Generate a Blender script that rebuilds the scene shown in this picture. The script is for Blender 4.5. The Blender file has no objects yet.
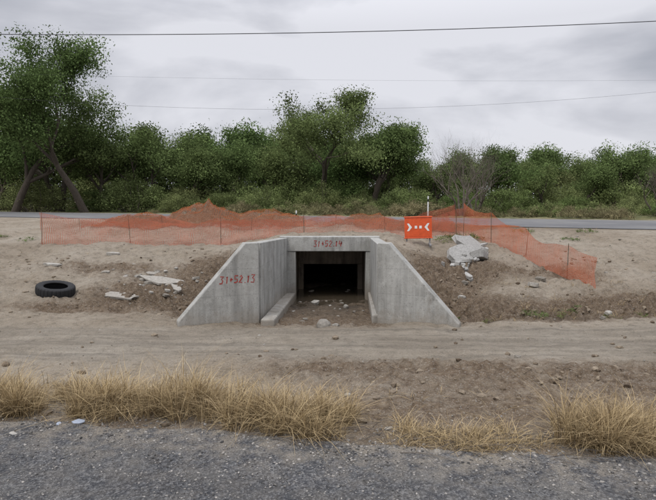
import bpy, bmesh, math, random
import numpy as np
from mathutils import Vector, Matrix, noise
random.seed(7); rng=np.random.default_rng(7)
S=bpy.context.scene
def link(o,parent=None):
    S.collection.objects.link(o)
    if parent: o.parent=parent
    return o
def empty(name,loc=(0,0,0)):
    e=bpy.data.objects.new(name,None); e.location=loc; e.empty_display_size=.2
    return link(e)
def mesh_obj(name,verts,faces,mat=None,parent=None,smooth=False):
    me=bpy.data.meshes.new(name); me.from_pydata([tuple(v) for v in verts],[],[tuple(f) for f in faces]); me.update()
    if mat: me.materials.append(mat)
    if smooth: me.polygons.foreach_set('use_smooth',[True]*len(me.polygons))
    return link(bpy.data.objects.new(name,me),parent)
# ---------------------------------------------------------------- materials
class M:
    def __init__(s,name,rough=.9):
        s.m=bpy.data.materials.new(name); s.m.use_nodes=True; s.t=s.m.node_tree; s.n=s.t.nodes
        s.b=s.n['Principled BSDF']; s.b.inputs['Roughness'].default_value=rough
        s.b.inputs['Specular IOR Level'].default_value=.2
        s.tc=s.n.new('ShaderNodeTexCoord')
    def L(s,a,b): s.t.links.new(a,b)
    def noise(s,scale,detail=5,rough=.6,vec=None,sc=None):
        n=s.n.new('ShaderNodeTexNoise'); n.inputs['Scale'].default_value=scale; n.inputs['Detail'].default_value=detail; n.inputs['Roughness'].default_value=rough
        v=vec or s.tc.outputs['Object']
        if sc:
            mp=s.n.new('ShaderNodeMapping'); mp.inputs['Scale'].default_value=sc; s.L(v,mp.inputs['Vector']); v=mp.outputs[0]
        s.L(v,n.inputs['Vector']); return n.outputs['Fac']
    def ramp(s,fac,stops,interp='LINEAR'):
        r=s.n.new('ShaderNodeValToRGB'); r.color_ramp.interpolation=interp
        e=r.color_ramp.elements
        while len(e)<len(stops): e.new(.5)
        for i,(p,c) in enumerate(stops):
            e[i].position=p; e[i].color=(tuple(c)+(1,)) if hasattr(c,'__len__') else (c,c,c,1)
        s.L(fac,r.inputs[0]); return r.outputs[0]
    def mix(s,fac,a,b,mode='MIX'):
        n=s.n.new('ShaderNodeMix'); n.data_type='RGBA'; n.blend_type=mode
        for inp,v in ((n.inputs[0],fac),(n.inputs[6],a),(n.inputs[7],b)):
            if isinstance(v,bpy.types.NodeSocket): s.L(v,inp)
            elif hasattr(v,'__len__'): inp.default_value=tuple(v)+(1,)
            else: inp.default_value=v
        return n.outputs[2]
    def math(s,op,a,b=0.,clamp=False):
        n=s.n.new('ShaderNodeMath'); n.operation=op; n.use_clamp=clamp
        for i,v in enumerate((a,b)):
            if isinstance(v,bpy.types.NodeSocket): s.L(v,n.inputs[i])
            else: n.inputs[i].default_value=v
        return n.outputs[0]
    def attr(s,name):
        n=s.n.new('ShaderNodeAttribute'); n.attribute_name=name; return n
    def bump(s,h,strength=.5,dist=.02,prev=None):
        n=s.n.new('ShaderNodeBump'); n.inputs['Strength'].default_value=strength; n.inputs['Distance'].default_value=dist
        s.L(h,n.inputs['Height'])
        if prev is not None: s.L(prev,n.inputs['Normal'])
        return n.outputs[0]
    def out(s,col=None,normal=None):
        if col is not None:
            if isinstance(col,bpy.types.NodeSocket): s.L(col,s.b.inputs['Base Color'])
            else: s.b.inputs['Base Color'].default_value=tuple(col)+(1,)
        if normal is not None: s.L(normal,s.b.inputs['Normal'])
        return s.m

# ground: dirt
m=M('dirt',.95)
big=m.ramp(m.noise(.45,6,.65),[(.3,(.27,.218,.158)),(.5,(.375,.318,.245)),(.7,(.455,.40,.325))])
fine=m.ramp(m.noise(5,6,.8),[(.3,(.45,.44,.42)),(.5,(.92,.92,.92)),(.7,(1.0,1.0,1.0))])
c=m.mix(1.,big,fine,'MULTIPLY')
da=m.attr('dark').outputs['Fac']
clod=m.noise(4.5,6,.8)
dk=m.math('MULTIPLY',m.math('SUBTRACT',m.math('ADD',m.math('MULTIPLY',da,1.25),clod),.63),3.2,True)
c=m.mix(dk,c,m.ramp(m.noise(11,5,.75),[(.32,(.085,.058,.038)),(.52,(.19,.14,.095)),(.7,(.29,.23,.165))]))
sp=m.ramp(m.noise(45,2,.5),[(.60,0.),(.68,1.)])
c=m.mix(m.math('MULTIPLY',sp,.45),c,(.50,.47,.42))
sp2=m.ramp(m.noise(60,2,.5,sc=(1,1.3,1)),[(.30,1.),(.40,0.)])
c=m.mix(m.math('MULTIPLY',sp2,.6),c,(.12,.10,.075))
tr=m.ramp(m.noise(2.2,4,.6,sc=(.10,1.9,1)),[(.38,.70),(.6,1.)])
c=m.mix(m.attr('track').outputs['Fac'],c,m.mix(1.,m.mix(.35,c,(.37,.335,.28)),tr,'MULTIPLY'))
wet=m.attr('wet').outputs['Fac']
c=m.mix(wet,c,m.ramp(m.noise(6,5,.7),[(.35,(.045,.036,.027)),(.65,(.13,.105,.078))]))
gr=m.attr('green').outputs['Fac']
gn=m.ramp(m.noise(1.2,5,.7),[(.35,(.08,.095,.04)),(.55,(.18,.17,.08)),(.7,(.28,.24,.14))])
c=m.mix(gr,c,gn)
m.L(m.math('SUBTRACT',.95,m.math('MULTIPLY',wet,.35)),m.b.inputs['Roughness'])
n1=m.bump(m.noise(7,6,.8),1.,.085); n2=m.bump(m.noise(40,3,.7),.9,.018,n1)
DIRT=m.out(c,n2)

def asphalt(name,near):
    m=M(name,.9)
    if not near:
        return m.out(m.ramp(m.noise(.4,5,.6),[(.35,(.125,.125,.13)),(.7,(.19,.188,.182))]))
    c=m.ramp(m.noise(1.1,6,.7),[(.3,(.072,.074,.079)),(.7,(.150,.152,.157))])
    v=m.n.new('ShaderNodeTexVoronoi'); v.inputs['Scale'].default_value=58; v.inputs['Randomness'].default_value=1; m.L(m.tc.outputs['Object'],v.inputs['Vector'])
    agg=m.ramp(v.outputs['Color'],[(.15,(.25,.25,.27)),(.55,(.50,.50,.50)),(.85,(1.,.98,.94))])
    c=m.mix(1.,c,agg,'MULTIPLY'); vs=m.n.new('ShaderNodeVectorMath'); vs.operation='SCALE'; vs.inputs['Scale'].default_value=1.65; m.L(c,vs.inputs[0]); c=vs.outputs[0]
    cr=m.noise(2.2,5,.6); d=m.math('ABSOLUTE',m.math('SUBTRACT',cr,.5))
    c=m.mix(m.ramp(d,[(.0,.75),(.006,0.)]),c,(.025,.025,.025))
    du=m.attr('dust').outputs['Fac']
    f=m.math('MULTIPLY',m.ramp(m.noise(4,6,.8),[(.42,0.),(.6,1.)]),du)
    c=m.mix(f,c,(.26,.23,.19))
    c=m.mix(m.ramp(m.noise(1.3,7,.8),[(.48,0.),(.72,.5)]),c,(.24,.225,.20))
    return m.out(c,m.bump(m.noise(12,5,.7),.6,.025,m.bump(v.outputs['Distance'],1.,.02)))
ASPH=asphalt('asphalt_old',True)
ASPHF=asphalt('asphalt_highway',False)
def concrete(name,c0,c1,stain=.6):
    m=M(name,.85)
    c=m.ramp(m.noise(1.8,7,.7),[(.3,c0),(.68,c1)])
    st=m.ramp(m.noise(2.8,6,.65,sc=(2.2,2.2,.22)),[(.34,1-stain*.6),(.58,1.)])
    c=m.mix(1.,c,st,'MULTIPLY')
    sep=m.n.new('ShaderNodeSeparateXYZ'); m.L(m.tc.outputs['Object'],sep.inputs[0])
    z=m.math('FRACT',m.math('MULTIPLY',m.math('ADD',sep.outputs[2],m.math('MULTIPLY',m.noise(3),.012)),2.1))
    ln=m.ramp(z,[(.0,.6),(.02,1.)])
    c=m.mix(.85,c,m.mix(1.,c,ln,'MULTIPLY'))
    c=m.mix(m.ramp(m.noise(4,6,.8),[(.52,0.),(.70,.55)]),c,tuple(min(.56,x*1.22) for x in c1))
    c=m.mix(m.ramp(m.noise(3.1,6,.75,sc=(1,1,.7)),[(.54,0.),(.70,.5)]),c,(.22,.195,.16))
    lo=m.ramp(m.math('ADD',sep.outputs[2],m.math('MULTIPLY',m.noise(5,5,.7),.6)),[(.08,1.),(.5,0.)])
    c=m.mix(m.math('MULTIPLY',lo,.75),c,(.24,.195,.145))
    pit=m.ramp(m.noise(50,3,.6),[(.30,.5),(.39,1.)])
    c=m.mix(1.,c,pit,'MULTIPLY')
    return m.out(c,m.bump(m.noise(25,5,.7),.4,.012,m.bump(m.noise(3,3),.3,.025)))
CONC=concrete('concrete_new',(.31,.305,.28),(.44,.435,.41))
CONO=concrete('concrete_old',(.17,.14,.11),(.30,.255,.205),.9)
def rockmat(name,a,b):
    m=M(name,.9); g=m.n.new('ShaderNodeNewGeometry')
    c=m.ramp(g.outputs['Random Per Island'],[(0.,a),(1.,b)])
    c=m.mix(1.,c,m.ramp(m.noise(20,5,.7),[(.3,(.55,.55,.55)),(.7,(1.,1.,1.))]),'MULTIPLY')
    return m.out(c,m.bump(m.noise(30,5,.7),.5,.02))
ROCK=rockmat('stone',(.20,.175,.14),(.44,.42,.38))
GRAV=rockmat('gravel',(.07,.068,.066),(.48,.45,.41))
CLOD=rockmat('clod',(.13,.095,.065),(.33,.27,.20))
RUBB=rockmat('rubble_concrete',(.33,.32,.30),(.50,.49,.46))
RUBD=rockmat('rubble_dusty',(.28,.25,.21),(.46,.435,.39))
m=M('bark',.95); BARK=m.out(m.ramp(m.noise(6,6,.7,sc=(4,4,.6)),[(.3,(.045,.036,.028)),(.7,(.12,.10,.08))]),m.bump(m.noise(8,6,.7,sc=(4,4,.6)),.6,.04))
m=M('dry_twig',.95); TWIG=m.out(m.ramp(m.noise(3),[(.3,(.09,.075,.06)),(.7,(.18,.155,.13))]))
m=M('muddy_water',.08); m.b.inputs['Specular IOR Level'].default_value=.5; WATER=m.out((.075,.06,.042),m.bump(m.noise(6,3),.08,.02))
def leafmat(name,base,hue):
    m=M(name,.6); a=m.attr('tint').outputs['Fac']
    oi=m.n.new('ShaderNodeObjectInfo')
    k=m.mix(oi.outputs['Random'],base,hue)
    sc=m.n.new('ShaderNodeVectorMath'); sc.operation='SCALE'; m.L(k,sc.inputs[0]); m.L(a,sc.inputs['Scale'])
    df=m.n.new('ShaderNodeBsdfDiffuse'); m.L(sc.outputs[0],df.inputs[0])
    tr=m.n.new('ShaderNodeBsdfTranslucent'); m.L(sc.outputs[0],tr.inputs['Color'])
    ms=m.n.new('ShaderNodeMixShader'); ms.inputs[0].default_value=.3
    m.L(df.outputs[0],ms.inputs[1]); m.L(tr.outputs[0],ms.inputs[2]); m.L(ms.outputs[0],m.n['Material Output'].inputs[0])
    m.n.remove(m.b)
    return m.m
LEAF=leafmat('leaves',(.105,.160,.056),(.160,.200,.078))
LEAFB=leafmat('leaves_brush',(.130,.185,.064),(.20,.215,.095))
LEAFO=leafmat('leaves_olive',(.19,.185,.095),(.24,.21,.12))
m=M('dry_grass_blades',.8); a=m.attr('tint').outputs['Fac']
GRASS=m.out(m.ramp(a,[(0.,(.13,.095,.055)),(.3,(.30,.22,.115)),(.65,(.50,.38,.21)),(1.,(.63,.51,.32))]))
def flat(name,col,rough=.6,var=.25,scale=12):
    m=M(name,rough)
    c=m.mix(1.,col,m.ramp(m.noise(scale,6,.7),[(.3,(1-var,)*3),(.65,(1.,)*3)]),'MULTIPLY')
    return m.out(c,m.bump(m.noise(scale*3,4),.15,.005))
RED=flat('red_spray_paint',(.45,.07,.055),.7,.6,30)
ORANGE=flat('orange_board',(.72,.115,.04),.5,.25)
WHITE=flat('white_reflective',(.8,.8,.78),.4,.12)
LINE=flat('worn_road_paint',(.42,.42,.40),.7,.5,1.5)
METAL=flat('galvanised_steel',(.3,.3,.3),.5)
WOOD=flat('weathered_wood',(.16,.12,.085),.9,.4)
RUBBER=flat('tyre_rubber',(.030,.030,.031),.75,.4)
WIRE=flat('cable',(.06,.06,.065),.6)
PLAST=flat('pale_litter',(.42,.47,.56),.5)
def netmat(name,col,cell,duty):
    m=M(name,.6); uv=m.n.new('ShaderNodeUVMap'); sep=m.n.new('ShaderNodeSeparateXYZ'); m.L(uv.outputs[0],sep.inputs[0])
    dv=m.math('MULTIPLY',m.noise(1.3,4,.6),duty*2.)
    fx=m.math('LESS_THAN',m.math('FRACT',m.math('DIVIDE',sep.outputs[0],cell)),dv)
    fz=m.math('LESS_THAN',m.math('FRACT',m.math('DIVIDE',sep.outputs[1],cell*.8)),dv)
    al=m.math('MAXIMUM',fx,fz)
    c=m.mix(m.noise(2.5,5,.6),tuple(x*.72 for x in col),tuple(min(1,x*1.15) for x in col))
    df=m.n.new('ShaderNodeBsdfDiffuse'); m.L(c,df.inputs[0])
    tr=m.n.new('ShaderNodeBsdfTranslucent'); m.L(c,tr.inputs[0])
    ms=m.n.new('ShaderNodeMixShader'); ms.inputs[0].default_value=.35
    m.L(df.outputs[0],ms.inputs[1]); m.L(tr.outputs[0],ms.inputs[2])
    tp=m.n.new('ShaderNodeBsdfTransparent'); m2=m.n.new('ShaderNodeMixShader')
    m.L(al,m2.inputs[0]); m.L(tp.outputs[0],m2.inputs[1]); m.L(ms.outputs[0],m2.inputs[2]); m.L(m2.outputs[0],m.n['Material Output'].inputs[0])
    m.n.remove(m.b)
    return m.m
NET=netmat('orange_net',(.58,.185,.115),.045,.22)
NETD=netmat('orange_net_dense',(.64,.19,.10),.045,.28)
NETM=netmat('orange_net_dusty',(.42,.15,.07),.06,.17)

# ---------------------------------------------------------------- terrain
def sm(a,b,x):
    t=min(1,max(0,(x-a)/(b-a))); return t*t*(3-2*t)
RX=[-260,-60,-25,-6,12.7,20,40,260]; RY=[150,60,41,32.0,23.2,20.6,17.5,10]
def yr(x): return float(np.interp(x,RX,RY))
PY=[0,9.6,10.5,12,14,16.5,20,26,34,1000]; PZ=[0,0,.04,.2,.5,.85,1.08,1.15,1.17,1.17]
def g(x,y,cx,cy,rx,ry): return math.exp(-(((x-cx)/rx)**2+((y-cy)/ry)**2))
def edge(x):
    e=float(np.interp(x,[-30,-3.2,-1.2,.36,2.67,30],[6.2,5.45,5.22,4.9,4.62,4.3]))
    return e+.10*noise.noise((x*1.3,3.1,0))+.06*noise.noise((x*5,1.1,0))+.04*noise.noise((x*14,7.1,0))
def F(x,y,z=0,o=5): return noise.fractal((x,y,z),.75,2.0,o)
PITS=((-3.7,12.3,1.5,1.1,.25,.42),(-2.35,12.2,.7,1.4,.44,.36),(-2.6,14.3,.9,1.0,.10,.36),(4.2,11.2,2.2,.75,.22,.42),(2.5,12.2,.8,1.5,.46,.42),(7.2,11.6,1.9,.7,.15,.36),(-5.4,11.2,1.4,.45,.05,.2),(3.3,14.4,1.0,1.2,.12,.40),(5.6,13.8,1.3,.8,.1,.25),(-5.6,14.2,1.6,.6,.02,.16))
def hbase(x,y):
    h=float(np.interp(y,PY,PZ)); d=0.
    emb=sm(12.2,14.5,y)*math.exp(-((x-.05)/2.3)**4)*(1-sm(19,24,y))
    h+= (1.20-h)*emb if h<1.20 else 0
    amp=.005+.024*sm(5.6,7,y)+.06*sm(10.4,12,y)
    h+=amp*F(x*.8,y*.8)*1.2+amp*.5*F(x*4,y*4,3)
    for ry_ in (8.0,8.75,9.25):
        yy=ry_+.18*noise.noise((x*.25,ry_,0)); h-=.035*math.exp(-((y-yy)/.13)**2)*(.6+.6*noise.noise((x*.5,ry_,3))); h+=.022*math.exp(-((y-yy-.22)/.09)**2)*(.5+noise.noise((x*2.5,ry_,3)))
    rg=math.exp(-((y-(7.25-.06*x))/.62)**2)*sm(-1.8,-.2,x)*.9
    h+=rg*(.045+.09*F(x*3,y*3,5)+.045*F(x*9,y*9,5,3)); d+=rg*.36
    rg2=math.exp(-((y-6.1)/.65)**2); rg2*=(.35+.65*sm(-.8,.6,x)); h+=rg2*(.04*F(x*4,y*4,9)+.025*F(x*11,y*11,5,3)); d+=rg2*.26
    d+=.22*(1-sm(5.4,6.3,y))
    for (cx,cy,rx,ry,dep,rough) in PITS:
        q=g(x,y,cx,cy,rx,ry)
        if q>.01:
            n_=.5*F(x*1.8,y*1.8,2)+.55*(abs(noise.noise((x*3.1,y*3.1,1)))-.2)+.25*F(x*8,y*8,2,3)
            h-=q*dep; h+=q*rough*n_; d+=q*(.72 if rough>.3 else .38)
    h+=.95*max(g(x,y,-4.7,22,1.5,1.3),.5*g(x,y,-7.3,21.8,1.7,1.1),.72*g(x,y,-2.4,22,1.7,1.1))*(1+.35*F(x*1.5,y*1.5,4))
    h+=.66*max(g(x,y,4.2,20.6,1.5,.9),.8*g(x,y,2.0,20.8,2.0,.9),.6*g(x,y,6.2,20,1.0,.9))*(1+.35*F(x*1.5,y*1.5,4))
    if 19<y<24: d+=.75*max(g(x,y,-4.7,22,3.8,1.5),g(x,y,3.2,20.6,3.4,1.1))
    dr=abs(y-yr(x)); k=1-sm(5.6,8.5,dr); h+=(1.20-h)*k
    grn=sm(5.8,7.5,y-yr(x))
    if y>yr(x)+10: h+=.25*F(x*.05,y*.05,8)
    return h,min(1,d),grn
def xl(y): return -1.27+(y-10.4)/3.6*.27
def xr(y): return .92+(y-10.45)/3.55*.11
def hfull(x,y):
    h,d,gn=hbase(x,y)
    fl=-.11-.05*(y-10.3)+.06*F(x*4,y*4,6)
    if y>9.0:
        if y<10.45:
            w=sm(9.2,10.4,y)*(sm(-1.9,-1.2,x)*(1-sm(.9,1.6,x))); h=h*(1-w)+fl*w; d=d*(1-w)+.25*w
        else:
            a=xl(y)-.17; b=xr(y)+.17
            w=sm(a-.04,a+.04,x)*(1-sm(b-.04,b+.04,x)); h=h*(1-w)+fl*w; d=d*(1-w)+.45*w
    return h,d,gn
def wetf(x,y):
    w=0
    if xl(max(y,10.4))-.2<x<xr(max(y,10.4))+.2: w=sm(10.6,13.0,y)*.9*(1-sm(13.9,14.3,y) if y>14.1 else 1)
    w=max(w,.75*g(x,y,2.75,10.75,.9,.28),.55*g(x,y,4.6,10.8,1.2,.22))
    return w*min(1,max(0,.75+.9*noise.noise((x*2,y*2,8))))
def geo(a,b,s0,k):
    o=[a]; s=s0
    while o[-1]<b: o.append(o[-1]+s); s*=k
    return o
xs=list(np.arange(-8.5,8.51,.055)); tail=geo(8.5,420,.08,1.075)[1:]
xs=[-t for t in reversed(tail)]+xs+tail
ysA=list(np.arange(-6,3.4,.4))+list(np.arange(3.4,5.4,.1))+list(np.arange(5.4,14.1,.055)); ysA[-1]=14.1
ysB=geo(14.1,700,.07,1.024)
def grid(ys,fn):
    V=[];D=[];G=[];T=[];Wt=[]
    for y in ys:
        for x in xs:
            h,d,gn=fn(x,y); V.append((x,y,h)); D.append(d); G.append(gn)
            T.append(sm(7.4,8.,y)*(1-sm(9.5,10.0,y))); Wt.append(wetf(x,y) if (fn is hfull and y>9.8 and abs(x)<8) else 0.)
    n=len(xs); Fc=[(j*n+i,j*n+i+1,(j+1)*n+i+1,(j+1)*n+i) for j in range(len(ys)-1) for i in range(n-1)]
    return V,Fc,D,G,T,Wt
VA,FA,DA,GA,TA,WA=grid(ysA,hfull); VB,FB,DB,GB,TB,WB=grid(ysB,hbase)
o=len(VA); V=VA+VB; Fc=FA+[tuple(i+o for i in f) for f in FB]
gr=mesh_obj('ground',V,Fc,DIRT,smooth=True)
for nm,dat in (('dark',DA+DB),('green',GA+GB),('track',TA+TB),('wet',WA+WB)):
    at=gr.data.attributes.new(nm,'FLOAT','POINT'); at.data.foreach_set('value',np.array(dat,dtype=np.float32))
cols=list(np.arange(-9,9,.05)); cols=[-120,-60,-30,-18,-12]+cols+[12,18,30,60,120]
rows=[0,.012,.03,.08,.15,.25,.4,.6,.8,1.2,1.6,3,5,8,11]
V=[];Du=[]
for r in rows:
    for x in cols:
        y=edge(x)-r; z=.030+.008*F(x*2,y*2,1)
        if r==0: z=-.03
        V.append((x,y,z)); Du.append(max(0,1-r/.7)+.22)
n=len(cols); Fc=[(j*n+i,(j+1)*n+i,(j+1)*n+i+1,j*n+i+1) for j in range(len(rows)-1) for i in range(n-1)]
rd=mesh_obj('road',V,Fc,ASPH,smooth=True)
at=rd.data.attributes.new('dust','FLOAT','POINT'); at.data.foreach_set('value',np.array(Du,dtype=np.float32))
def strip(name,off0,off1,z,mat,x0=-260,x1=260,step=1.0,dash=None,parent=None):
    V=[];Fc=[];x=x0;k=0
    while x<=x1:
        s=(yr(x+.5)-yr(x-.5)); L=math.sqrt(1+s*s)
        V+= [(x,yr(x)+off0*L,z),(x,yr(x)+off1*L,z)]
        if k and (dash is None or (k%dash)<dash*.4): Fc.append((2*k-2,2*k,2*k+1,2*k-1))
        x+=step;k+=1
    return mesh_obj(name,V,Fc,mat,parent)
hw=empty('highway')
strip('pavement',-4.6,4.6,1.222,ASPHF,parent=hw)
strip('edge_line_near',-3.6,-3.52,1.227,LINE,parent=hw); strip('edge_line_far',3.52,3.6,1.227,LINE,parent=hw)
strip('centre_line',-.06,.06,1.227,LINE,dash=9,parent=hw)

# ---------------------------------------------------------------- culvert
def prism(name,poly_xz,p0,p1,thick,mat,parent,bev=.015):
    d=Vector((p1[0]-p0[0],p1[1]-p0[1])); d.normalize(); nrm=Vector((-d.y,d.x))
    bm=bmesh.new()
    a=[bm.verts.new((p0[0]+d.x*s,p0[1]+d.y*s,z)) for s,z in poly_xz]
    b=[bm.verts.new((p0[0]+d.x*s+nrm.x*thick,p0[1]+d.y*s+nrm.y*thick,z)) for s,z in poly_xz]
    bm.faces.new(a); bm.faces.new(b[::-1])
    for i in range(len(a)):
        j=(i+1)%len(a); bm.faces.new((a[i],b[i],b[j],a[j]))
    bmesh.ops.recalc_face_normals(bm,faces=bm.faces)
    bmesh.ops.bevel(bm,geom=bm.edges[:],offset=bev,segments=2,profile=.5,affect='EDGES')
    me=bpy.data.meshes.new(name); bm.to_mesh(me); bm.free(); me.materials.append(mat)
    return link(bpy.data.objects.new(name,me),parent)
def box(name,x0,x1,y0,y1,z0,z1,mat,parent,bev=.012):
    return prism(name,[(0,z0),(x1-x0,z0),(x1-x0,z1),(0,z1)],(x0,y0),(x1,y0),y1-y0,mat,parent,bev)
cul=empty('concrete_box_culvert')
Ll=math.hypot(1.36,.57)
prism('wingwall_left',[(0,-.6),(Ll,-.6),(Ll,1.42),(Ll-.25,1.42),(0,.06)],(-2.63,9.83),(-1.27,10.4),.22,CONC,cul)
Lr=math.hypot(1.4,.55)
prism('wingwall_right',[(0,-.6),(Lr,-.6),(Lr,.0),(.2,1.41),(0,1.41)],(.92,10.45),(2.32,9.9),.24,CONC,cul)
def wall(name,p0,p1,z0,z1a,z1b,t,mat,bev=.012):
    L=math.hypot(p1[0]-p0[0],p1[1]-p0[1]); return prism(name,[(0,z0),(L,z0),(L,z1b),(0,z1a)],p0,p1,t,mat,cul,bev)
wall('side_wall_left',(-1.265,10.64),(-1.0,13.94),-.6,1.40,1.27,.22,CONC)
wall('side_wall_right',(1.035,13.94),(.925,10.70),-.6,1.27,1.38,.22,CONC)
wall('footing_left',(-.98,10.25),(-.80,13.90),-.5,.02,-.08,.26,CONC,.03)
wall('footing_right',(.98,13.90),(.83,10.6),-.5,-.06,.04,.16,CONC,.03)
box('pillar_left',-1.16,-.80,13.95,14.30,-.8,.937,CONC,cul)
box('pillar_right',.93,1.24,13.95,14.30,-.8,.937,CONC,cul)
box('head_beam',-1.20,1.28,13.93,14.32,.94,1.30,CONC,cul)
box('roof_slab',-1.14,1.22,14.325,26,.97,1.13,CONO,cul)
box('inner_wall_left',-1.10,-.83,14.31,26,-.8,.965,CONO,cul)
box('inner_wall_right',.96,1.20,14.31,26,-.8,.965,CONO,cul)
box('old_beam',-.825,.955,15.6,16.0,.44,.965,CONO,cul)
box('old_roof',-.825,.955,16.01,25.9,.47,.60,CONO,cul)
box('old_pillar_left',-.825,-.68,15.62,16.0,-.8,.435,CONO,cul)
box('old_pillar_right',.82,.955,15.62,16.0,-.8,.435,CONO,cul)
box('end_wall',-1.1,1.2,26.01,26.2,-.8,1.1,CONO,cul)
V=[];nx=24;ny=90
def zfl(x,y): return -.30-.008*(y-14)+.07*F(x*3,y*3,11)+.10*g(x,y,-.3,16.4,.5,.5)
for j in range(ny+1):
    for i in range(nx+1):
        x=-.9+1.95*i/nx; y=14.05+12*j/ny; V.append((x,y,zfl(x,y)))
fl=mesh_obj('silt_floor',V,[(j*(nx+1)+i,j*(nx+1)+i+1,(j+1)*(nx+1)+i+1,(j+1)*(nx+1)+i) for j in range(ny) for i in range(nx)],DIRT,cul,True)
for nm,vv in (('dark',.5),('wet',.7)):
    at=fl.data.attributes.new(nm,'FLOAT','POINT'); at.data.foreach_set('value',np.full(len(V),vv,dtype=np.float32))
mesh_obj('puddle',[(-.82,12.6,-.262),(.95,12.6,-.262),(.95,17.5,-.262),(-.82,17.5,-.262)],[(0,1,2,3)],WATER)
ang=math.atan2(.57,1.36)
def onwall(s,off=.006): return (-2.63+math.cos(ang)*s+math.sin(ang)*off,9.83+math.sin(ang)*s-math.cos(ang)*off)
GL={'3':[(0,1),(.6,1),(.25,.6),(.6,.4),(.5,0),(0,.05)],'1':[(.2,.8),(.35,1),(.35,0)],'+':[(0,.5),(.6,.5)],'p':[(.3,.8),(.3,.2)],'5':[(.6,1),(.05,1),(.05,.55),(.5,.55),(.55,.15),(.3,0),(0,.08)],'2':[(0,.8),(.3,1),(.55,.75),(0,0),(.6,.02)],'.':[(.2,.0),(.28,.08)],'4':[(.1,1),(.05,.45),(.6,.5),(.5,.9),(.5,0)]}
def spray(name,s,size,fn,parent,wd=.011):
    VV=[];FF=[];cx=0
    for ch in s:
        strokes=[GL[ch]]+([GL['p']] if ch=='+' else [])
        for st in strokes:
            pts=[(cx+px*size*.75+random.uniform(-.006,.006)+.12*py*size,py*size+random.uniform(-.008,.008)) for px,py in st]
            o=len(VV)
            for i,p in enumerate(pts):
                a=pts[max(0,i-1)];b=pts[min(len(pts)-1,i+1)];dx,dz=b[0]-a[0],b[1]-a[1];L=math.hypot(dx,dz) or 1;w=wd*random.uniform(.7,1.15)
                VV+= [fn(p[0]-dz/L*w,p[1]+dx/L*w),fn(p[0]+dz/L*w,p[1]-dx/L*w)]
            FF+=[(o+2*i,o+2*i+1,o+2*i+3,o+2*i+2) for i in range(len(pts)-1)]
        cx+=size*(.35 if ch=='.' else .68)
    mesh_obj(name,VV,FF,RED,parent)
def fw(a,b):
    x,y=onwall(.74+a,.003); return (x,y,.70+b)
spray('spray_number','31+52.13',.13,fw,cul)
spray('spray_number_beam','31+52.14',.14,lambda a,b:(-.36+a,13.926,1.06+b),cul,.011)

# ---------------------------------------------------------------- stones
def rock_geo(sub=1):
    bm=bmesh.new(); bmesh.ops.create_icosphere(bm,subdivisions=sub,radius=1); v=np.array([x.co[:] for x in bm.verts]); f=np.array([[q.index for q in p.verts] for p in bm.faces]); bm.free(); return v,f
def rockset(name,items,mat,sub=1,angular=.35,parent=None):
    bv,bf=rock_geo(sub); VV=[];FF=[];o=0
    for (x,y,z,s,flat) in items:
        sd=random.random()*100
        k=np.array([1+angular*noise.noise((p[0]*1.7+sd,p[1]*1.7,p[2]*1.7)) for p in bv])[:,None]*bv
        k=np.clip(k,-.8,.8) if sub>1 else k
        k=k*np.array([s*random.uniform(.8,1.3),s*random.uniform(.6,1.),s*flat*random.uniform(.7,1.1)])
        a=random.uniform(0,6.28); t=random.uniform(-.4,.4)
        R=np.array([[math.cos(a),-math.sin(a),0],[math.sin(a),math.cos(a),0],[0,0,1]])@np.array([[1,0,0],[0,math.cos(t),-math.sin(t)],[0,math.sin(t),math.cos(t)]])
        VV.append(k@R.T+np.array([x,y,z+s*flat*.2])); FF.append(bf+o); o+=len(bv)
    return mesh_obj(name,np.vstack(VV),np.vstack(FF),mat,parent)
def surf(x,y):
    return hfull(x,y)[0] if y<14.1 else hbase(x,y)[0]
it=[]
for i in range(13000):
    if i<6500:
        x=random.uniform(-5.5,5.5); y=edge(x)+random.gauss(-.05,.32)
        if y<2.6: continue
        z=.030 if y<edge(x)-.02 else surf(x,y); s=.003+.015*random.random()**3
    else:
        x=random.uniform(-4,4); y=random.uniform(3.5,4.9)
        if noise.noise((x*1.5,y*1.5,2))<-.05: continue
        z=.030 if y<edge(x) else surf(x,y); s=.003+.010*random.random()**3
    it.append((x,y,z,s,.7))
rockset('gravel',it,GRAV,1)
it=[]
for i in range(18000):
    x=random.uniform(-9,9); y=random.uniform(5.3,16)
    if -2.75<x<2.45 and y>9.8 and y<14.3: continue
    if -1.3<x<1.3 and y>13: continue
    h,d,_=hbase(x,y)
    if random.random()>(.06+d*1.1)*max(0,.5+1.3*noise.noise((x*1.1,y*1.1,9))): continue
    s=.008+.055*random.random()**3.5; it.append((x,y,surf(x,y),s,.7))
rockset('soil_clods',it,CLOD,1,.7)
it=[]
for i in range(900):
    x=random.uniform(-9,9); y=random.uniform(5.2,20)
    if -2.7<x<2.4 and y>9.7: continue
    if noise.noise((x*.7,y*.7,4))<.08 and random.random()>.12: continue
    it.append((x,y,surf(x,y),.010+.055*random.random()**5,.6))
for i in range(60):
    y=random.uniform(10.4,15.5); x=random.uniform(-.8,.8); it.append((x,y,surf(x,y) if y<14.1 else zfl(x,y),.012+.05*random.random()**3,.6))
for (x,y,s) in ((-.08,10.1,.20),(.14,10.25,.07),(.95,4.76,.055),(-2.95,5.15,.05),(-4.2,13.2,.12),(-4.6,13.6,.09),(.4,12.6,.08),(-.3,13.3,.11),(-.45,15.3,.16),(.5,15.2,.10),(4.9,13.0,.13),(3.3,13.6,.12),(5.2,10.6,.07),(3.0,12.6,.12),(5.6,11.2,.1),(4.4,10.9,.09)):
    it.append((x,y,surf(x,y) if y<14.1 else zfl(x,y),s,.75))
rockset('scattered_stones',it,ROCK,2,.5)
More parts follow.
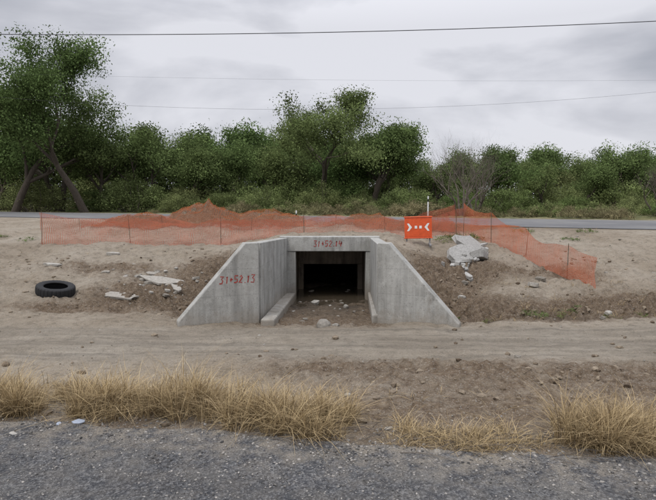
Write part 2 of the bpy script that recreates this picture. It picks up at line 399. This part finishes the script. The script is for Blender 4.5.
def slabset(name,items,mat):
    VV=[];FF=[];o=0
    for (x,y,z,a,b,c_,rx,ry,rz) in items:
        bm=bmesh.new(); n=random.randint(6,9); top=[]
        for k in range(n):
            t=2*math.pi*(k+random.uniform(-.3,.3))/n; r=random.uniform(.72,1.15); top.append((math.cos(t)*a*r/2,math.sin(t)*b*r/2))
        vt=[bm.verts.new((p[0],p[1],c_/2+random.uniform(-.02,.02)*min(1,c_*8))) for p in top]; vb=[bm.verts.new((p[0]*random.uniform(.85,1.1),p[1]*random.uniform(.85,1.1),-c_/2)) for p in top]
        bm.faces.new(vt); bm.faces.new(vb[::-1])
        for k in range(n): bm.faces.new((vt[k],vb[k],vb[(k+1)%n],vt[(k+1)%n]))
        bmesh.ops.bevel(bm,geom=bm.edges[:],offset=min(.01,c_*.15),segments=1,affect='EDGES')
        bmesh.ops.transform(bm,matrix=Matrix.Translation((x,y,z))@Matrix.Rotation(rz,4,'Z')@Matrix.Rotation(rx,4,'X')@Matrix.Rotation(ry,4,'Y'),verts=bm.verts)
        bm.verts.index_update(); VV+= [v.co[:] for v in bm.verts]; FF+=[[v.index+o for v in f.verts] for f in bm.faces]; o+=len(bm.verts); bm.free()
    return mesh_obj(name,VV,FF,mat)
it=[]
for i in range(60):
    t=random.random(); x=3.3+1.0*t+random.gauss(0,.22); y=14.2+2.0*t+random.gauss(0,.28); s=random.uniform(.08,.36)
    it.append((x,y,surf(x,y)+random.uniform(.01,.10),s,s*random.uniform(.5,.9),random.uniform(.05,.14),random.uniform(-.5,.5),random.uniform(-.5,.5),random.uniform(0,6)))
it+=[(4.1,15.9,surf(4.1,15.9)+.18,1.4,1.1,.12,.5,.35,.3),(3.6,15.1,surf(3.6,15.1)+.14,1.1,.8,.13,.55,-.25,.9),(4.0,15.2,surf(4.0,15.2)+.1,.7,.5,.2,.2,.4,2)]
slabset('concrete_rubble_pile',it,RUBB)
it=[(-4.6,12.4,surf(-4.6,12.4)+.02,1.1,.42,.05,.12,.05,-.35),(-3.95,13.3,surf(-3.95,13.3)+.02,1.2,.45,.05,.22,.1,-.35),(-3.5,12.9,surf(-3.5,12.9)+.02,.6,.25,.05,.15,.2,-.7),(-4.3,13.9,surf(-4.3,13.9)+.02,.5,.3,.05,.1,.1,.3),(-6.9,14.2,surf(-6.9,14.2)+.02,.45,.2,.05,.1,.1,.3),(-5.9,15.6,surf(-5.9,15.6)+.03,.4,.25,.1,.1,.1,.3),(4.6,12.6,surf(4.6,12.6)+.04,.3,.2,.1,.3,.1,2)]
for i in range(55):
    t=random.random(); x=-4.9+1.9*t+random.gauss(0,.3); y=13.5-.7*t+random.gauss(0,.4); s=random.uniform(.04,.2); it.append((x,y,surf(x,y)+.005,s,s*.7,s*.35,random.uniform(-.4,.4),random.uniform(-.4,.4),random.uniform(0,6)))
slabset('broken_concrete_slabs',it,RUBD)
slabset('plastic_litter',[(-2.45,5.42,surf(-2.45,5.42)+.03,.14,.07,.012,.3,.1,.3),(-2.62,5.36,surf(-2.62,5.36)+.03,.07,.05,.012,.4,.1,1.3)],PLAST)

# ---------------------------------------------------------------- tyre
prof=[(.25,.095),(.27,.115),(.33,.125),(.385,.118),(.405,.095),(.412,.05),(.414,0),(.412,-.05),(.405,-.095),(.385,-.118),(.33,-.125),(.27,-.115),(.25,-.095),(.262,-.08),(.33,-.10),(.385,-.085),(.39,0),(.385,.085),(.33,.10),(.262,.08)]
NS=120;V=[];Fc=[];n=len(prof)
for k in range(NS):
    t=2*math.pi*k/NS; gv=(k%4)<1
    for i,(r,z) in enumerate(prof):
        if 3<=i<=9 and gv: r-=.011
        if i==2 or i==10: r+=.003*((k%4)<2)
        V.append((r*math.cos(t)*.96,r*math.sin(t)*.96,z*.82))
    for i in range(n):
        j=(i+1)%n; k2=(k+1)%NS; Fc.append((k*n+i,k2*n+i,k2*n+j,k*n+j))
ty=mesh_obj('tyre',V,Fc,RUBBER,smooth=False); ty.location=(-5.88,12.15,surf(-5.88,12.15)+.085); ty.rotation_euler=(math.radians(10),math.radians(5),.4)

# ---------------------------------------------------------------- fences
def fence(name,pts,mat,postevery=2.2,sag=.07):
    par=empty(name); P=[];s=0
    for a,b in zip(pts[:-1],pts[1:]):
        L=math.hypot(b[0]-a[0],b[1]-a[1]); k=max(2,int(L/.12))
        for i in range(k): t=i/k; P.append([a[j]+(b[j]-a[j])*t for j in range(4)]+[s+L*t])
        s+=L
    P.append(list(pts[-1])+[s]); nz=9; V=[];U=[]
    for (x,y,zb,zt,q) in P:
        ph=(q%postevery)/postevery; sg=4*ph*(1-ph)*sag*(1+1.2*noise.noise((q*.4,2,0)))
        for j in range(nz+1):
            t=j/nz; w=.13*noise.noise((q*1.5,t*1.3,pts[0][0]))+.08*noise.noise((q*5,t*3,1))
            z=zb+(zt-zb-sg)*t+.05*noise.noise((q*1.6,t*1.5,4))
            V.append((x+w*.3,y+w+(.05*math.sin(t*3.1)),z)); U.append((q+.05*noise.noise((q*1.1,t*2,7)),t*(zt-zb)+.03*noise.noise((q*1.7,t,3))))
    m_=nz+1; Fc=[(i*m_+j,(i+1)*m_+j,(i+1)*m_+j+1,i*m_+j+1) for i in range(len(P)-1) for j in range(nz)]
    ob=mesh_obj('net',V,Fc,mat,par,True); uv=ob.data.uv_layers.new(name='UVMap')
    for l in ob.data.loops: uv.data[l.index].uv=U[l.vertex_index]
    q=0;PV=[];PF=[]
    while q<=s+.01:
        x,y,zb,zt,_=min(P,key=lambda p:abs(p[4]-q)); r=.009; lean=random.uniform(-.10,.10)
        o=len(PV)
        for z,dx in ((zb-.3,0),(zt+.02,lean)):
            for k in range(6): PV.append((x+dx+r*math.cos(k*1.047),y+.03+r*math.sin(k*1.047),z))
        PF+=[(o+k,o+(k+1)%6,o+6+(k+1)%6,o+6+k) for k in range(6)]+[tuple(o+6+k for k in range(6))]; q+=postevery
    mesh_obj('stakes',PV,PF,WOOD,par)
    return par
def fp(x,y,h,z=None): zb=hbase(x,y)[0] if z is None else z; return (x,y,zb-.02,zb+h)
fence('orange_mesh_fence',[fp(-8.45,16.7,.93),fp(-5.5,16.9,.86),fp(-3,17.2,.78),fp(-.5,17.6,.60),fp(2.2,18.1,.60),fp(4.5,18.9,1.0)],NET,2.6,.15)
fence('orange_mesh_fence',[fp(4.5,18.9,1.15),fp(4.9,17,.92),fp(5.3,15,.80),fp(5.75,13.0,.80),fp(5.95,12.5,.78)],NETD,1.9,.16)
fence('orange_mesh_fence',[fp(-9,20.6,.35),fp(-6.5,20.4,.5),fp(-3.0,20.2,.45),fp(0,20.0,.45),(2.6,19.9,1.10,1.55),(4.3,19.3,1.10,2.15)],NET,3.1,.18)
def drape(name,cx,cy,rx,ry,mat):
    V=[];U=[];n=50
    for j in range(n+1):
        for i in range(n+1):
            a=-1+2*i/n; b=-1+2*j/n; x=cx+a*rx*(1+.1*noise.noise((b*2,1,cx))); y=cy+b*ry*(1+.15*noise.noise((a*2,5,cx)))
            V.append((x,y,hbase(x,y)[0]+.035+.07*abs(noise.noise((x*3,y*3,0))))); U.append((x*1.0+.1*noise.noise((x,y,0)),y*1.1+V[-1][2]))
    ob=mesh_obj(name,V,[(j*(n+1)+i,j*(n+1)+i+1,(j+1)*(n+1)+i+1,(j+1)*(n+1)+i) for j in range(n) for i in range(n)],mat,None,True)
    uv=ob.data.uv_layers.new(name='UVMap')
    for l in ob.data.loops: uv.data[l.index].uv=U[l.vertex_index]
drape('orange_mesh_sheet',-4.7,21.7,3.8,1.3,NETM)
drape('orange_mesh_sheet',3.8,20.4,3.0,1.0,NETM)

# ---------------------------------------------------------------- barricade sign
bx,by=2.64,16.4; bz=hbase(bx,by)[0]
bs=empty('barricade_sign',(bx,by,0)); bs.rotation_euler=(0,math.radians(-1.5),math.radians(-6))
def lbox(name,x0,x1,y0,y1,z0,z1,mat,par,bev=.006): return box(name,x0,x1,y0,y1,z0,z1,mat,par,bev)
zb=1.13
lbox('board',-.39,.39,-.02,.02,zb,zb+.56,ORANGE,bs,.012)
lbox('board_rim_top',-.41,.41,-.035,.035,zb+.563,zb+.60,ORANGE,bs,.012)
lbox('board_rim_bottom',-.41,.41,-.035,.035,zb-.04,zb-.003,ORANGE,bs,.012)
for k,x in (('left',-.33),('right',.33)):
    lbox('leg_'+k,x-.02,x+.02,.024,.064,bz-.1,zb+.5,METAL,bs)
    lbox('foot_'+k,x-.025,x+.025,-.3,.35,bz-.01,bz+.035,METAL,bs)
def chev(name,x,dirn):
    w=.11*dirn; z0=zb+.29; t=.055*dirn
    V=[(x,-.0235,z0+.11),(x+t,-.0235,z0+.11),(x+w+t*.6,-.0235,z0),(x+t,-.0235,z0-.11),(x,-.0235,z0-.11),(x+w*.55,-.0235,z0)]
    mesh_obj(name,V,[(0,1,2,5),(5,2,3,4)],WHITE,bs)
chev('chevron_left',-.32,1); chev('chevron_right',.32,-1)
lbox('mark_centre_1',-.10,-.03,-.0245,-.0215,zb+.25,zb+.33,WHITE,bs,.001); lbox('mark_centre_2',.03,.10,-.0245,-.0215,zb+.25,zb+.33,WHITE,bs,.001)
def post(x,y,h,name):
    p=empty(name,(x,y,hbase(x,y)[0])); lbox('shaft',-.03,.03,-.03,.03,-.1,h,WHITE,p,.01); lbox('band',-.032,.032,-.033,.033,h-.3,h-.15,RUBBER,p,.004)
post(5.35,30.5,1.2,'marker_post'); post(-1.65,29.6,.45,'marker_post')

# ---------------------------------------------------------------- foliage tools
def tube(path,radii,VV,FF,sides=6):
    o=len(VV)
    for i,(p,r) in enumerate(zip(path,radii)):
        d=(path[min(i+1,len(path)-1)]-path[max(i-1,0)]).normalized(); a=d.orthogonal().normalized(); b=d.cross(a)
        for k in range(sides):
            t=2*math.pi*k/sides; VV.append(tuple(p+a*(r*math.cos(t))+b*(r*math.sin(t))))
    for i in range(len(path)-1):
        for k in range(sides):
            k2=(k+1)%sides; FF.append((o+i*sides+k,o+i*sides+k2,o+(i+1)*sides+k2,o+(i+1)*sides+k))
def grow(start,d,L,r,depth,maxd,VV,FF,tips,rnd,up=.15,spread=.75,kids=(3,4)):
    n=5; path=[start]; p=start.copy(); dd=d.copy()
    for i in range(n):
        dd=(dd+Vector((rnd.gauss(0,.14),rnd.gauss(0,.14),rnd.gauss(0,.10)+up*.25))).normalized(); p=p+dd*(L/n); path.append(p.copy())
    tube(path,[r*(1-.55*i/n) for i in range(n+1)],VV,FF,6 if depth<2 else 4)
    if depth>=2: tips.append((path[3],depth)); 
    if depth>=maxd: tips.append((path[-1],depth)); return
    for c in range(rnd.randint(*kids)):
        i=rnd.choice([2,3,4,5] if depth else [3,4,5,5]); t=rnd.uniform(0,6.28)
        a=dd.orthogonal().normalized(); b=dd.cross(a)
        nd=(dd+(a*math.cos(t)+b*math.sin(t))*rnd.uniform(.6,1.3)*spread+Vector((0,0,up))).normalized()
        grow(path[i],nd,L*rnd.uniform(.6,.8),r*(1-.55*i/n)*.68,depth+1,maxd,VV,FF,tips,rnd,up,spread,kids)
def leaves(cent,rad,nper,size,tints,seed,flatz=.75):
    R=np.random.default_rng(seed); C=np.repeat(cent,nper,0); T=np.repeat(tints,nper)*R.uniform(.65,1.4,len(C)); Rd=np.repeat(rad,nper)
    d=R.normal(size=C.shape)*.5; ln=np.linalg.norm(d,axis=1); d*=(np.minimum(ln,1.0+.12*R.random(len(ln)))/ln)[:,None]; d[:,2]*=flatz
    c=C+d*Rd[:,None]
    u=R.normal(size=c.shape); u/=np.linalg.norm(u,axis=1)[:,None]; w=np.cross(u,R.normal(size=c.shape)); w/=np.linalg.norm(w,axis=1)[:,None]
    s=(size*R.uniform(.6,1.35,len(c))*(1.15-.5*np.minimum(ln,1)))[:,None]
    q=np.stack([c-u*s,c-w*s*.5,c+u*s,c+w*s*.5],1).reshape(-1,3)
    return q,np.repeat(T,4)
def plantmesh(name,VV,FF,q,T,bark,leaf):
    V=np.array(VV,dtype=np.float32).reshape(-1,3); nb=len(V); nf=len(FF); nq=len(q)//4
    A=np.vstack([V,q]).astype(np.float32); quads=np.vstack([np.array(FF,dtype=np.int32).reshape(-1,4),np.arange(nq*4,dtype=np.int32).reshape(-1,4)+nb])
    me=bpy.data.meshes.new(name); me.vertices.add(len(A)); me.vertices.foreach_set('co',A.ravel())
    me.loops.add(quads.size); me.loops.foreach_set('vertex_index',quads.ravel()); me.polygons.add(len(quads))
    me.polygons.foreach_set('loop_start',np.arange(0,quads.size,4,dtype=np.int32))
    me.materials.append(bark); me.materials.append(leaf)
    mi=np.zeros(len(quads),dtype=np.int32); mi[nf:]=1; me.polygons.foreach_set('material_index',mi)
    at=me.attributes.new('tint','FLOAT','POINT'); at.data.foreach_set('value',np.concatenate([np.ones(nb),T]).astype(np.float32))
    me.update(calc_edges=True); me.validate(); return me
def treemesh(name,seed,H,trunkfrac=.28,spread=.8,leafsize=.13,nper=85,crad=.75,maxd=3,leaf=LEAF,r0=.28,kids=(3,4),trunks=1):
    rnd=random.Random(seed); VV=[];FF=[];tips=[]
    for t in range(trunks):
        a=rnd.uniform(0,6.28); ln=.12+.25*(trunks>1)
        grow(Vector((0,0,-.3)),Vector((math.cos(a)*ln,math.sin(a)*ln,1)).normalized(),H*trunkfrac,r0,0,maxd,VV,FF,tips,rnd,.2,spread,kids)
    P=np.array([t[0][:] for t in tips]); top=P[:,2].max(); k=(H-crad*.7)/top; 
    P=P*k; VV=[(v[0]*k,v[1]*k,v[2]*k) for v in VV]
    R=np.random.default_rng(seed); tint=R.uniform(.45,1.5,len(P)); rad=crad*R.uniform(.6,1.35,len(P))
    q,T=leaves(P,rad,nper,leafsize,tint,seed)
    return plantmesh(name,VV,FF,q,T,BARK,leaf)
def shrubmesh(name,seed,H,W,ncl,nper=90,leafsize=.12,leaf=LEAFB,crad=.6,stems=14):
    rnd=random.Random(seed); VV=[];FF=[];C=[]
    for i in range(ncl):
        a=rnd.uniform(0,6.28); r=W*.5*math.sqrt(rnd.random()); prof_=math.sqrt(max(0,1-(r/(W*.5))**2*.8))
        top=H*prof_*(.72+.4*noise.noise((r*math.cos(a)*.8,r*math.sin(a)*.8,seed)))
        z=top*rnd.random()**.45; C.append((r*math.cos(a),r*math.sin(a),max(H*.05,z)))
    for i in range(stems):
        c_=Vector(rnd.choice(C)); b=Vector((c_.x*.3,c_.y*.3,-.05*H)); mid=(b+c_)/2+Vector((rnd.gauss(0,.04*H),rnd.gauss(0,.04*H),.04*H)); tube([b,mid,c_],[.015*H,.01*H,.003*H],VV,FF,4)
    C=np.array(C); R=np.random.default_rng(seed)
    q,T=leaves(C,crad*R.uniform(.5,1.3,len(C)),nper,leafsize,R.uniform(.45,1.5,len(C)),seed)
    return plantmesh(name,VV,FF,q,T,TWIG,leaf)
def place(name,me,x,y,s=1,rz=0,parent=None,sz=None):
    ob=bpy.data.objects.new(name,me); ob.location=(x,y,hbase(x,y)[0]-.05); ob.scale=(s,s,sz or s); ob.rotation_euler=(0,0,rz); return link(ob,parent)
place('broadleaf_tree',treemesh('tree_a',11,14.2,.27,.85,.125,160,1.25,4,LEAF,.24,(3,3)),-19.4,46,1,.4)
place('broadleaf_tree',treemesh('tree_b',23,10.7,.27,.85,.125,120,1.15,4,LEAF,.20,(3,3)),-26.0,47,1,.4)
place('broadleaf_tree',treemesh('tree_c',37,10.4,.25,.9,.12,125,1.1,4,LEAF,.2,(3,3)),-.6,49,1,1.4)
place('broadleaf_tree',treemesh('tree_d',41,8.0,.25,.9,.12,110,1.0,4,LEAF,.18,(3,3)),3.9,48.5,1,2.4)
tl=empty('tree_line')
TM=[treemesh('treeline_v%d'%i,100+i,7.5,.24,.95,.135,75,1.1,3,LEAF,.16,(3,4),2) for i in range(4)]
SMs=[shrubmesh('thicket_v%d'%i,200+i,4.6,6.5,120,80,.12,LEAFB,.9,14) for i in range(3)]
SO=[shrubmesh('brush_v%d'%i,300+i,1.7,4.2,60,60,.08,[LEAFO,LEAFB][i%2],.46,8) for i in range(3)]
rnd=random.Random(5)
def skyline(u):
    return float(np.interp(u,[-2,-.6,-.33,-.30,-.2,-.12,.1,.14,.22,.3,.6,2],[8,8,8,8.0,8.1,7.6,7.2,5.8,5.9,5.8,6.0,6]))
for row,(Y,st) in enumerate(((52,4.6),(61,4.8),(73,6))):
    x=-1.15*Y
    while x<1.15*Y:
        u=x/Y; H=skyline(u)*(1+.14*row)*rnd.uniform(.76,1.1); y=Y+rnd.uniform(-2,2)
        if y>yr(x)+9: place('tree',rnd.choice(TM),x,y,H/7.5*rnd.uniform(.95,1.1),rnd.uniform(0,6.28),tl,H/7.5)
        x+=st*rnd.uniform(.75,1.25)
for row,(Y,st,h) in enumerate(((46,4.0,.62),(51,4.4,.85),(60,4.8,1.15))):
    x=-1.15*Y
    while x<1.15*Y:
        y=Y+rnd.uniform(-1.5,1.5)
        if row==0 and x>2: y-=min(8,x*.3)*rnd.uniform(.7,1)
        s=h*rnd.uniform(.7,1.1)*(1 if x<5 else .92)
        if y>yr(x)+8: place('thicket',rnd.choice(SMs),x,y,s,rnd.uniform(0,6.28),tl)
        x+=st*rnd.uniform(.7,1.2)
br=empty('roadside_brush')
for i in range(200):
    x=rnd.uniform(-50,40); y=yr(x)+rnd.uniform(8.5,14)
    place('brush',rnd.choice(SO),x,y,rnd.uniform(.3,.8)*(.45 if x<-8 else .9),rnd.uniform(0,6.28),br)
def bare(name,seed,H,x,y):
    rn=random.Random(seed); VV=[];FF=[];tips=[]
    for t in range(5):
        a=t*1.25; grow(Vector((0,0,-.1)),Vector((math.cos(a)*.35,math.sin(a)*.35,1)).normalized(),H*.36,.07,0,4,VV,FF,tips,rn,.25,.7,(3,4))
    k=H/max(v[2] for v in VV); VV=[(v[0]*k,v[1]*k,v[2]*k) for v in VV]
    ob=mesh_obj(name,VV,FF,TWIG); ob.location=(x,y,hbase(x,y)[0]); return ob
bare('bare_shrub',3,5.6,8.1,34.5); bare('bare_shrub',9,5.0,9.3,36); bare('bare_shrub',5,3.4,18.4,32)
wm=[shrubmesh('weed_v%d'%i,410+i,.25,.8,26,30,.022,LEAFB,.10,0) for i in range(2)]
wd=empty('weeds')
for (x,y,s) in ((3.9,17.6,1.5),(4.3,17.9,1.6),(6.5,19,1.0),(7.6,17.8,.8),(5.1,11.5,.7),(6.9,12.0,.8),(3.2,10.9,.7),(4.0,11.0,.7),(4.6,11.2,.7),(2.9,11.6,.6),(8.4,18.6,1.),(6.1,11.1,.7),(5.5,10.9,.6),(-9.5,18,.8),(-11,19,.8)): place('weed',wm[int(x*7)%2],x,y,s,x*3,wd,s*.8)

# ---------------------------------------------------------------- dry grass
def blades(name,tufts,mat=GRASS):
    R=np.random.default_rng(99); VV=[];FF=[];TT=[];o=0
    for (x,y,rad,n,h,lean) in tufts:
        z0=surf(x,y)-.01
        a=R.uniform(0,2*np.pi,n); rr=rad*np.sqrt(R.random(n)); bx=x+rr*np.cos(a); by=y+rr*np.sin(a)
        H=h*R.uniform(.25,1.15,n)*(1-.3*(rr/rad)**2); da=R.uniform(0,2*np.pi,n); wild=np.where(R.random(n)<.2,2.2,1.)
        out=(rr/rad)*.5+.1; dx=np.cos(a)*out+.42*wild*np.cos(da)+.08; dy=np.sin(a)*out+.42*wild*np.sin(da); b=H*R.uniform(.3,1.2,n)*(1+lean)
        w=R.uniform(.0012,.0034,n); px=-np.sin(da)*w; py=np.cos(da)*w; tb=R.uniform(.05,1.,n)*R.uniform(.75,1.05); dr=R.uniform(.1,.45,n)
        P=[]
        for t,ww in ((0,1),(.35,.9),(.7,.6),(1,.1)):
            cx=bx+dx*b*t*t; cy=by+dy*b*t*t; cz=z0+H*(t-dr*t*t*np.minimum(1.8,.5+b/H))
            cz=np.maximum(cz,z0+.012)
            P.append(np.stack([cx-px*ww,cy-py*ww,cz],1)); P.append(np.stack([cx+px*ww,cy+py*ww,cz],1))
        VV.append(np.stack(P,1).reshape(-1,3))
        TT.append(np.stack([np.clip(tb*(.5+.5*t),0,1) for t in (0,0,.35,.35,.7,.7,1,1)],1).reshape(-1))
        base=(np.arange(n)*8)[:,None]+o
        for k in (0,2,4): FF.append(np.concatenate([base+k,base+k+1,base+k+3,base+k+2],1))
        o+=n*8
    V=np.vstack(VV).astype(np.float32); F_=np.vstack(FF).astype(np.int32)
    me=bpy.data.meshes.new(name); me.vertices.add(len(V)); me.vertices.foreach_set('co',V.ravel()); me.loops.add(F_.size); me.loops.foreach_set('vertex_index',F_.ravel())
    me.polygons.add(len(F_)); me.polygons.foreach_set('loop_start',np.arange(0,F_.size,4,dtype=np.int32)); me.materials.append(mat)
    at=me.attributes.new('tint','FLOAT','POINT'); at.data.foreach_set('value',np.concatenate(TT).astype(np.float32)); me.update(calc_edges=True)
    return link(bpy.data.objects.new(name,me))
T=[];rn=random.Random(12)
x=-7.5
while x<.25:
    for k in range(3):
        xx=x+rn.uniform(-.10,.10); yy=edge(xx)+.10+.65*rn.random()+(.1 if xx<-1 else .02)
        m_=max(.62,1.0+.6*noise.noise((xx*1.7,yy,5)))
        hh=rn.uniform(.34,.64)*m_*(1 if xx<-.5 else .72)
        T.append((xx,yy,rn.uniform(.05,.19),int(rn.uniform(80,200)*m_),hh,rn.uniform(0,.6)))
    x+=.125
for i in range(40): xx=rn.uniform(-6,-.0); T.append((xx,edge(xx)+rn.uniform(.6,1.3),.12,50,rn.uniform(.18,.42),.4))
for i in range(40): xx=rn.uniform(.6,1.95); T.append((xx,edge(xx)+rn.uniform(.05,.5),.13,55,rn.uniform(.12,.28),1.))
for i in range(28): xx=rn.uniform(2.15,3.0); T.append((xx,edge(xx)+rn.uniform(.15,.75),.13,170,rn.uniform(.40,.68),.3))
for i in range(40): xx=rn.uniform(3.,8); T.append((xx,edge(xx)+rn.uniform(.1,.6),.13,130,rn.uniform(.3,.6),.3))
for i in range(200): xx=rn.uniform(-7,5); T.append((xx,edge(xx)+rn.uniform(-.04,1.6),.10,16,rn.uniform(.04,.15),2.))
for i in range(70): xx=rn.uniform(2.6,8); T.append((xx,rn.uniform(10.2,13),.10,20,rn.uniform(.1,.25),.6))
for i in range(40): xx=rn.uniform(-9,-3); T.append((xx,rn.uniform(11,16),.08,12,rn.uniform(.06,.14),.6))
for i in range(60): xx=rn.uniform(-9,9); T.append((xx,rn.uniform(17.5,20),.12,14,rn.uniform(.1,.25),.6))
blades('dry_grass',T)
VV=[];FF=[]
for i in range(80):
    x=rn.uniform(-1,2.6); y=edge(x)+rn.uniform(-.15,.45); a=rn.uniform(-.9,.9); L=rn.uniform(.1,.5); z=surf(x,y)+.03
    p=[Vector((x+L*t*math.cos(a),y+L*t*math.sin(a)+.02*math.sin(t*5+i),z+.02*math.sin(t*3))) for t in (0,.33,.66,1)]
    tube(p,[.0035,.0035,.003,.002],VV,FF,4)
mesh_obj('dead_stalks',VV,FF,TWIG)

# ---------------------------------------------------------------- power lines
def pole(x,y,h):
    p=empty('utility_pole',(x,y,hbase(x,y)[0])); VV=[];FF=[]; tube([Vector((0,0,-.5)),Vector((0,0,h*.5)),Vector((0,0,h))],[.16,.13,.1],VV,FF,12); mesh_obj('shaft',VV,FF,WOOD,p,True)
    lbox('crossarm',-.06,.06,-1.1,1.1,h-.6,h-.48,WOOD,p); 
    for k in (-1,0,1): lbox('insulator',-.04,.04,k-.04,k+.04,h-.475,h-.33,METAL,p)
def wire(name,y,c0,a,b,r,X=42):
    VV=[];FF=[]; tube([Vector((x,y,c0+a*x+b*x*x)) for x in np.linspace(-X,X,60)],[r]*60,VV,FF,5); return mesh_obj(name,VV,FF,WIRE,smooth=True)
wire('power_line',22,8.47,.0195,.0011,.015)
for x,h in ((-42,9.6),(42,11.2)): pole(x,22,h-1.2+.33)
wire('power_line',26,6.25,.008,.0030,.004); wire('power_line',27,7.75,-.010,.0006,.0025)
for x,h in ((-42,11.),(42,11.)): pole(x,26,h)

# ---------------------------------------------------------------- world, sun, camera
EL,AZ=math.radians(58),math.radians(215)
w=bpy.data.worlds.new('World'); S.world=w; w.use_nodes=True; nt=w.node_tree; N=nt.nodes; bg=N['Background']
def W(t): return N.new(t)
sky=W('ShaderNodeTexSky'); sky.sky_type='NISHITA'; sky.sun_disc=False; sky.sun_elevation=EL; sky.sun_rotation=AZ; sky.dust_density=3
tc=W('ShaderNodeTexCoord'); mp=W('ShaderNodeMapping'); mp.inputs['Scale'].default_value=(1.3,1.3,3.6); mp.inputs['Location'].default_value=(.75,.2,.9)
nz=W('ShaderNodeTexNoise'); nz.inputs['Scale'].default_value=1.7; nz.inputs['Detail'].default_value=6; nz.inputs['Roughness'].default_value=.48; nz.inputs['Distortion'].default_value=.25
nt.links.new(tc.outputs['Generated'],mp.inputs[0]); nt.links.new(mp.outputs[0],nz.inputs['Vector'])
rp=W('ShaderNodeValToRGB'); e=rp.color_ramp.elements; e[0].position=.38; e[0].color=(.37,.39,.445,1); e[1].position=.60; e[1].color=(.78,.785,.84,1); k=e.new(.49); k.color=(.55,.56,.615,1)
nt.links.new(nz.outputs['Fac'],rp.inputs[0])
sp=W('ShaderNodeSeparateXYZ'); nt.links.new(tc.outputs['Generated'],sp.inputs[0])
zr=W('ShaderNodeMapRange'); zr.inputs[1].default_value=.28; zr.inputs[2].default_value=1.; zr.inputs[3].default_value=10.; zr.inputs[4].default_value=31.; nt.links.new(sp.outputs[2],zr.inputs[0])
vm=W('ShaderNodeVectorMath'); vm.operation='SCALE'; nt.links.new(rp.outputs[0],vm.inputs[0]); nt.links.new(zr.outputs[0],vm.inputs['Scale'])
mx=W('ShaderNodeMix'); mx.data_type='RGBA'; mx.inputs[0].default_value=.94; nt.links.new(sky.outputs[0],mx.inputs[6]); nt.links.new(vm.outputs[0],mx.inputs[7])
nt.links.new(mx.outputs[2],bg.inputs[0]); bg.inputs[1].default_value=.1
sl=bpy.data.lights.new('sun','SUN'); sl.energy=1.5; sl.angle=math.radians(20); sl.color=(1,.96,.90)
so=link(bpy.data.objects.new('sun',sl))
dv=Vector((math.sin(AZ)*math.cos(EL),math.cos(AZ)*math.cos(EL),math.sin(EL))); so.rotation_euler=dv.to_track_quat('Z','Y').to_euler()
cam=bpy.data.cameras.new('camera'); cam.lens=31.2; cam.sensor_width=36; cam.clip_end=3000; cam.clip_start=.05
co=link(bpy.data.objects.new('camera',cam)); co.location=(0,0,2.2); co.rotation_euler=(math.radians(90-5.03),0,0); S.camera=co
S.view_settings.view_transform='Standard'; S.view_settings.look='None'; S.view_settings.exposure=0
